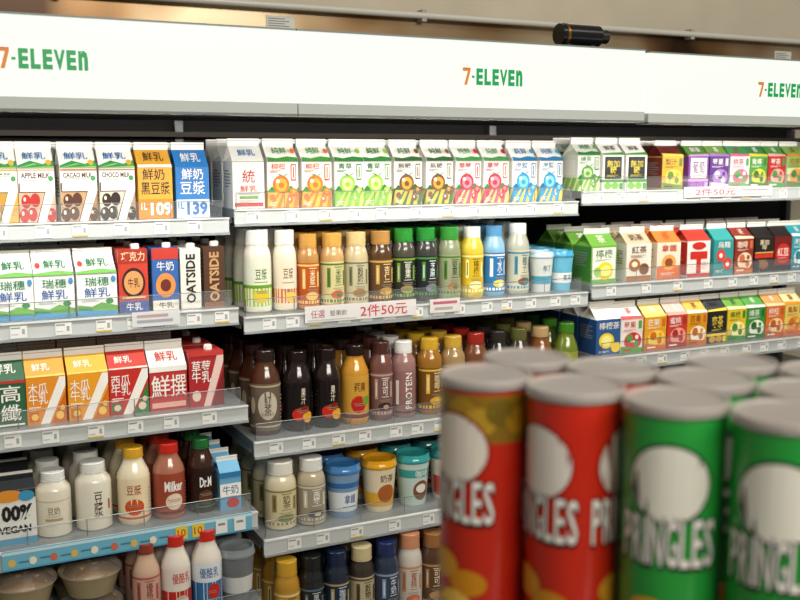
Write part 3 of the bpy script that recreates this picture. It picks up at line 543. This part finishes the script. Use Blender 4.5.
q = MB(); q.tube((XL-O.x, 2.08-O.y, pz), (XR-O.x, 2.08-O.y, pz), .008, mat('c8c4b8', 'plastic'))
for x in (.3, 1.1, 1.9): q.box(x-.006-O.x, x+.006-O.x, 2.075-O.y, 2.10-O.y, pz-.013, pz+.013, mat('a6a298', 'plastic'))
q.build('steel_pipe', ck)['label'] = 'long thin steel pipe'
# header signs
hy = 1.72
xj = [Xat(-60, hy, 1.6), Xat(297, hy, 1.6), Xat(647, hy, 1.6), Xat(900, hy, 1.6)]
logo = [Xat(46, hy, 1.6), Xat(493, hy, 1.6), Xat(779, hy, 1.6)]
HL = ['large lit white header sign at left with cropped store lettering', 'lit white header sign above the field-print cartons', 'lit white header sign at right above purple cartons']
for k in range(3):
    a, b = xj[k]+.001, xj[k+1]-(.001 if k != 1 else .010); cx = (a+b)/2; hw = (b-a)/2
    dz = -.003 if k == 2 else 0
    t = empty('header_sign', (cx, hy, zt+dz), HL[k], 'illuminated sign', 'lit header signs')
    m = MB(); m.box(-hw, hw, 0, .035, 0, ztop-zt, mat('f4fbf0', 'glow')); m.build('light_panel', t)
    m = MB(); m.box(-hw, hw, -.004, .037, zbb-zt, 0, mat('ccd2ce', 'plastic')); m.box(-hw, hw, -.006, .037, zbb-zt-.003, zbb-zt+.001, mat('858c89', 'plastic'))
    m.box(-hw, hw, -.003, .037, ztop-zt, ztop-zt+.003, mat('868c88', 'plastic')); m.build('frame', t)
    m = MB(); zc = (ztop-zt)*.47; H = .033
    els = [P('f0902e', [(-1, .80), (-1, 1), (-.75, 1), (-.75, .84), (-.86, 0), (-.95, 0), (-.84, .80)]), P('e8642a', [(-1, .94), (-1, 1), (-.75, 1), (-.752, .94)]), R('16ac5e', -.71, .42, -.62, .55)]
    for j, ch in enumerate('ELEVEn'):
        els.append(T('10b060', ch, -.455+j*.262, .5, .215 if ch != 'V' else .25, .96, 0, .05))
    prints(m, els, .070, lambda v: zc+(v-.5)*H, [], [], lambda x, z, o: (x+logo[k]-cx, -o-.0004, z), 'paper')
    m.build('lettering', t)['label'] = 'orange numeral and green capital lettering'
# canister, stickers
p = at(581, 41, 1.84)
t = empty('black_canister', (p.x, 1.84, ztop-.0198), 'black cylinder lying on top of the lit header', 'canister')
rr = .023; zz = .060
m = MB(); m.tube((-.060, 0, zz), (.044, 0, zz), rr, mat('141416', 'plastic'), 28); m.build('canister_body', t)
m = MB(); m.box(-.045, -.035, -.012, .012, 0, zz, mat('2a2a2c', 'plastic')); m.build('foot', t)
m = MB(); m.box(.02, .03, -.012, .012, 0, zz, mat('2a2a2c', 'plastic')); m.build('foot', t)
m = MB(); m.tube((-.050, 0, zz), (-.043, 0, zz), rr+.0012, mat('a8763a', 'metal'), 28); m.build('metal_ring', t)
m = MB(); m.tube((.044, 0, zz), (.068, 0, zz), .015, mat('55504a', 'metal'), 20); m.build('end_cap', t)
for px, py, lab in ((281, 22, 'small white sticker on the steel panel near top left'), (784, 56, 'small white sticker on the steel panel at right')):
    p = at(px, py, 2.095); m = MB(); m.box(-.032, .032, 0, .001, -.013, .013, mat('d0cfc6'))
    for q in range(4): m.box(-.028, .02-.01*(q % 2), -.0004, 0, -.009+q*.005, -.007+q*.005, mat('7a7a78'))
    tag(m.build('sticker', None, (p.x, 2.0985, p.z)), lab, 'sticker')
# ---------------- snack cans
CR, CH = .0372, .25
def snack(key, col, dark, oval, offs, desc, chips=False):
    mb = MB(); mb.lathe([(CR*.97, 0), (CR*.97, .004), (CR*.985, .005), (CR*.985, CH-.009)], mat(col, 'plastic'), 48)
    fn = lambda x, z, o: ((CR*.985+o)*math.sin(x/CR), -(CR*.985+o)*math.cos(x/CR), z)
    els = []
    if chips:
        els += [R('8a6a1c', -3.1, .80, 3.1, .955)]+[E(['b8922c', '74601a', 'a8801c'][k % 3], -2.8+k*.45, .87+.03*(k % 2), .35, .045) for k in range(13)]
    els += [R(dark, -3.1, 0, 3.1, .12)]
    wds = [.225, .235, .085, .25, .245, .2, .215, .225]; gap = .035
    for o in offs:
        els += [E('14301a' if not chips and col[0] != 'c' and col[0] != 'd' else dark, o, .775, .86, .122, 40), E(oval, o, .775, .81, .112, 40)]
        for j, ch in enumerate('PRINGLES'):
            x = o-(sum(wds)+7*gap)/2+sum(wds[:j])+gap*j+wds[j]/2
            els.append(T('1c1c1a', ch, x+.012, .600, wds[j]+.03, .158, 0, .04))
        for j, ch in enumerate('PRINGLES'):
            x = o-(sum(wds)+7*gap)/2+sum(wds[:j])+gap*j+wds[j]/2
            els.append(T('f0ece4', ch, x, .604, wds[j]-.01, .140, 0, .012))
        els += [E('d89a2c', o-.3, .38, .46, .05), E('c8841c', o+.38, .33, .45, .045), E('e8bc54', o+.05, .25, .45, .05), E('c88a24', o-.5, .22, .4, .04)]
    for li, e in enumerate(els):
        prints(mb, [e], CR, lambda v: v*CH, [CR*.985*k*.22 for k in range(-15, 16)], [], fn, 'plastic', 1+min(li, 16)*.25 if e[0] not in ('1c1c1a', 'f0ece4') else (6 if e[0] == '1c1c1a' else 7))
    rm = MB(); rm.lathe([(CR*.985, CH-.009), (CR*1.01, CH-.0085), (CR*1.02, CH-.007), (CR*.99, CH-.006)], mat('a8a8a4', 'metal'), 48)
    ld = MB(); ld.lathe([(CR*1.0, CH-.0065), (CR*1.04, CH-.0065), (CR*1.04, CH-.0015), (CR*1.02, CH), (CR*.95, CH), (CR*.92, CH-.002), (0, CH-.002)], mat('d6cdc6', 'film'), 48)
    sl = MB(); sl.lathe([(CR*.93, CH-.0045), (0, CH-.0045)], mat('a89088', 'plastic'), 40)
    D[key] = dict(name='snack_can', cat='can', desc=desc, parts=[('can_body', mb.mesh('can_body'), None), ('metal_rim', rm.mesh('metal_rim'), None), ('foil_seal', sl.mesh('foil_seal'), None), ('plastic_lid', ld.mesh('plastic_lid'), 'translucent plastic lid')], w=2*CR, d=2*CR, h=CH)
snack('ca', 'c82a18', '84180e', 'e4dacd', [-.75, 1.9], 'red snack can with olive chip band', True)
snack('cb', 'd02c18', '901a10', 'e8e0d6', [-.85, 1.35], 'red snack can with cream oval')
snack('cc', '2ca040', '146c2c', 'e8e6d8', [-.08, 2.6], 'green snack can with cream oval')
snack('cd', '2a9c3e', '146c2c', 'e8e6d8', [-.08, 2.6], 'bright green snack can')
ztop_can = ZC-.176; zb = ztop_can-CH
e1 = (.85*.0795, -.53*.0795); e2 = (.53*.080, .85*.080)
cw = []
COL = {-2: ('ca', 'leftmost red snack can with olive chip band'), -1: ('cb', 'red snack can second from left with cream oval'), 0: ('cc', 'green snack can beside the red cans'), 1: ('cd', 'rightmost green snack can')}
RW = ['in the front row', 'in the row behind', 'in the rearmost row']
for j in range(3):
    for i in range(-2, 2):
        if j == 2 and i < 0: continue
        r0 = .2035+i*e1[0]*.985+j*e2[0]; d0 = .718+i*e1[1]+j*e2[1]
        wx = r0*c_+d0*s_; wy = -r0*s_+d0*c_
        key, ds = COL[i]
        cw.append((wx, wy))
        place(key, wx, wy-CR, zb, ds+' '+RW[j], 'snack cans on the display stand', 1, math.atan2(-wx, wy))
ax = sum(q[0] for q in cw)/len(cw); ay = sum(q[1] for q in cw)/len(cw)
dv = (e1[0]*c_+e1[1]*s_, -e1[0]*s_+e1[1]*c_)
st = empty('display_stand', (ax, ay, 0), 'low white stand carrying the snack cans, below view', 'display stand', None, math.atan2(dv[1], dv[0]))
m = MB(); m.box(-.22, .22, -.15, .15, zb-.02, zb, mat('8a8680', 'plastic')); m.build('top_board', st)
m = MB(); m.box(-.20, .20, -.13, .13, .05, zb-.02, mat('b8b4ac', 'plastic')); m.build('cabinet_body', st)
m = MB(); m.box(-.18, .18, -.11, .11, 0, .05, mat('3a3a3a', 'plastic')); m.build('plinth', st)
# ---------------- setting
def struct(name, x0, x1, y0, y1, z0, z1, m):
    q = MB(); q.box(x0, x1, y0, y1, z0, z1, m); q.build(name)['kind'] = 'structure'
struct('floor', -3, 6, -4, 3, -.05, 0, mat('8f897c', 'matte'))
struct('wall_back', -3, 6, 2.62, 2.7, 0, 3.2, mat('e6dac2', 'matte'))
# ---------------- light
w = bpy.data.worlds.new('world'); S.world = w; w.use_nodes = True
w.node_tree.nodes['Background'].inputs[0].default_value = (1, .95, .87, 1); w.node_tree.nodes['Background'].inputs[1].default_value = .17
def area(name, loc, tgt, sx, sy, e, col=(1, .95, .85)):
    l = bpy.data.lights.new(name, 'AREA'); l.shape = 'RECTANGLE'; l.size = sx; l.size_y = sy; l.energy = e; l.color = col
    o = bpy.data.objects.new(name, l); C.objects.link(o); o.location = loc
    o.rotation_euler = (Vector(tgt)-Vector(loc)).to_track_quat('-Z', 'Y').to_euler(); return o
area('ceiling_lamp', (.9, -1.6, 2.75), (1.1, 2.0, 1.2), 2.6, .6, 76)
area('ceiling_lamp_near', (1.5, .4, 2.9), (1.3, 1.4, .9), 2.5, .5, 14)
for x in (.2, 1.08, 1.95):
    area('header_lamp', (x, 1.80, zbb-.004), (x, 2.12, 1.15), .8, .03, 3.6, (1, .98, .93))
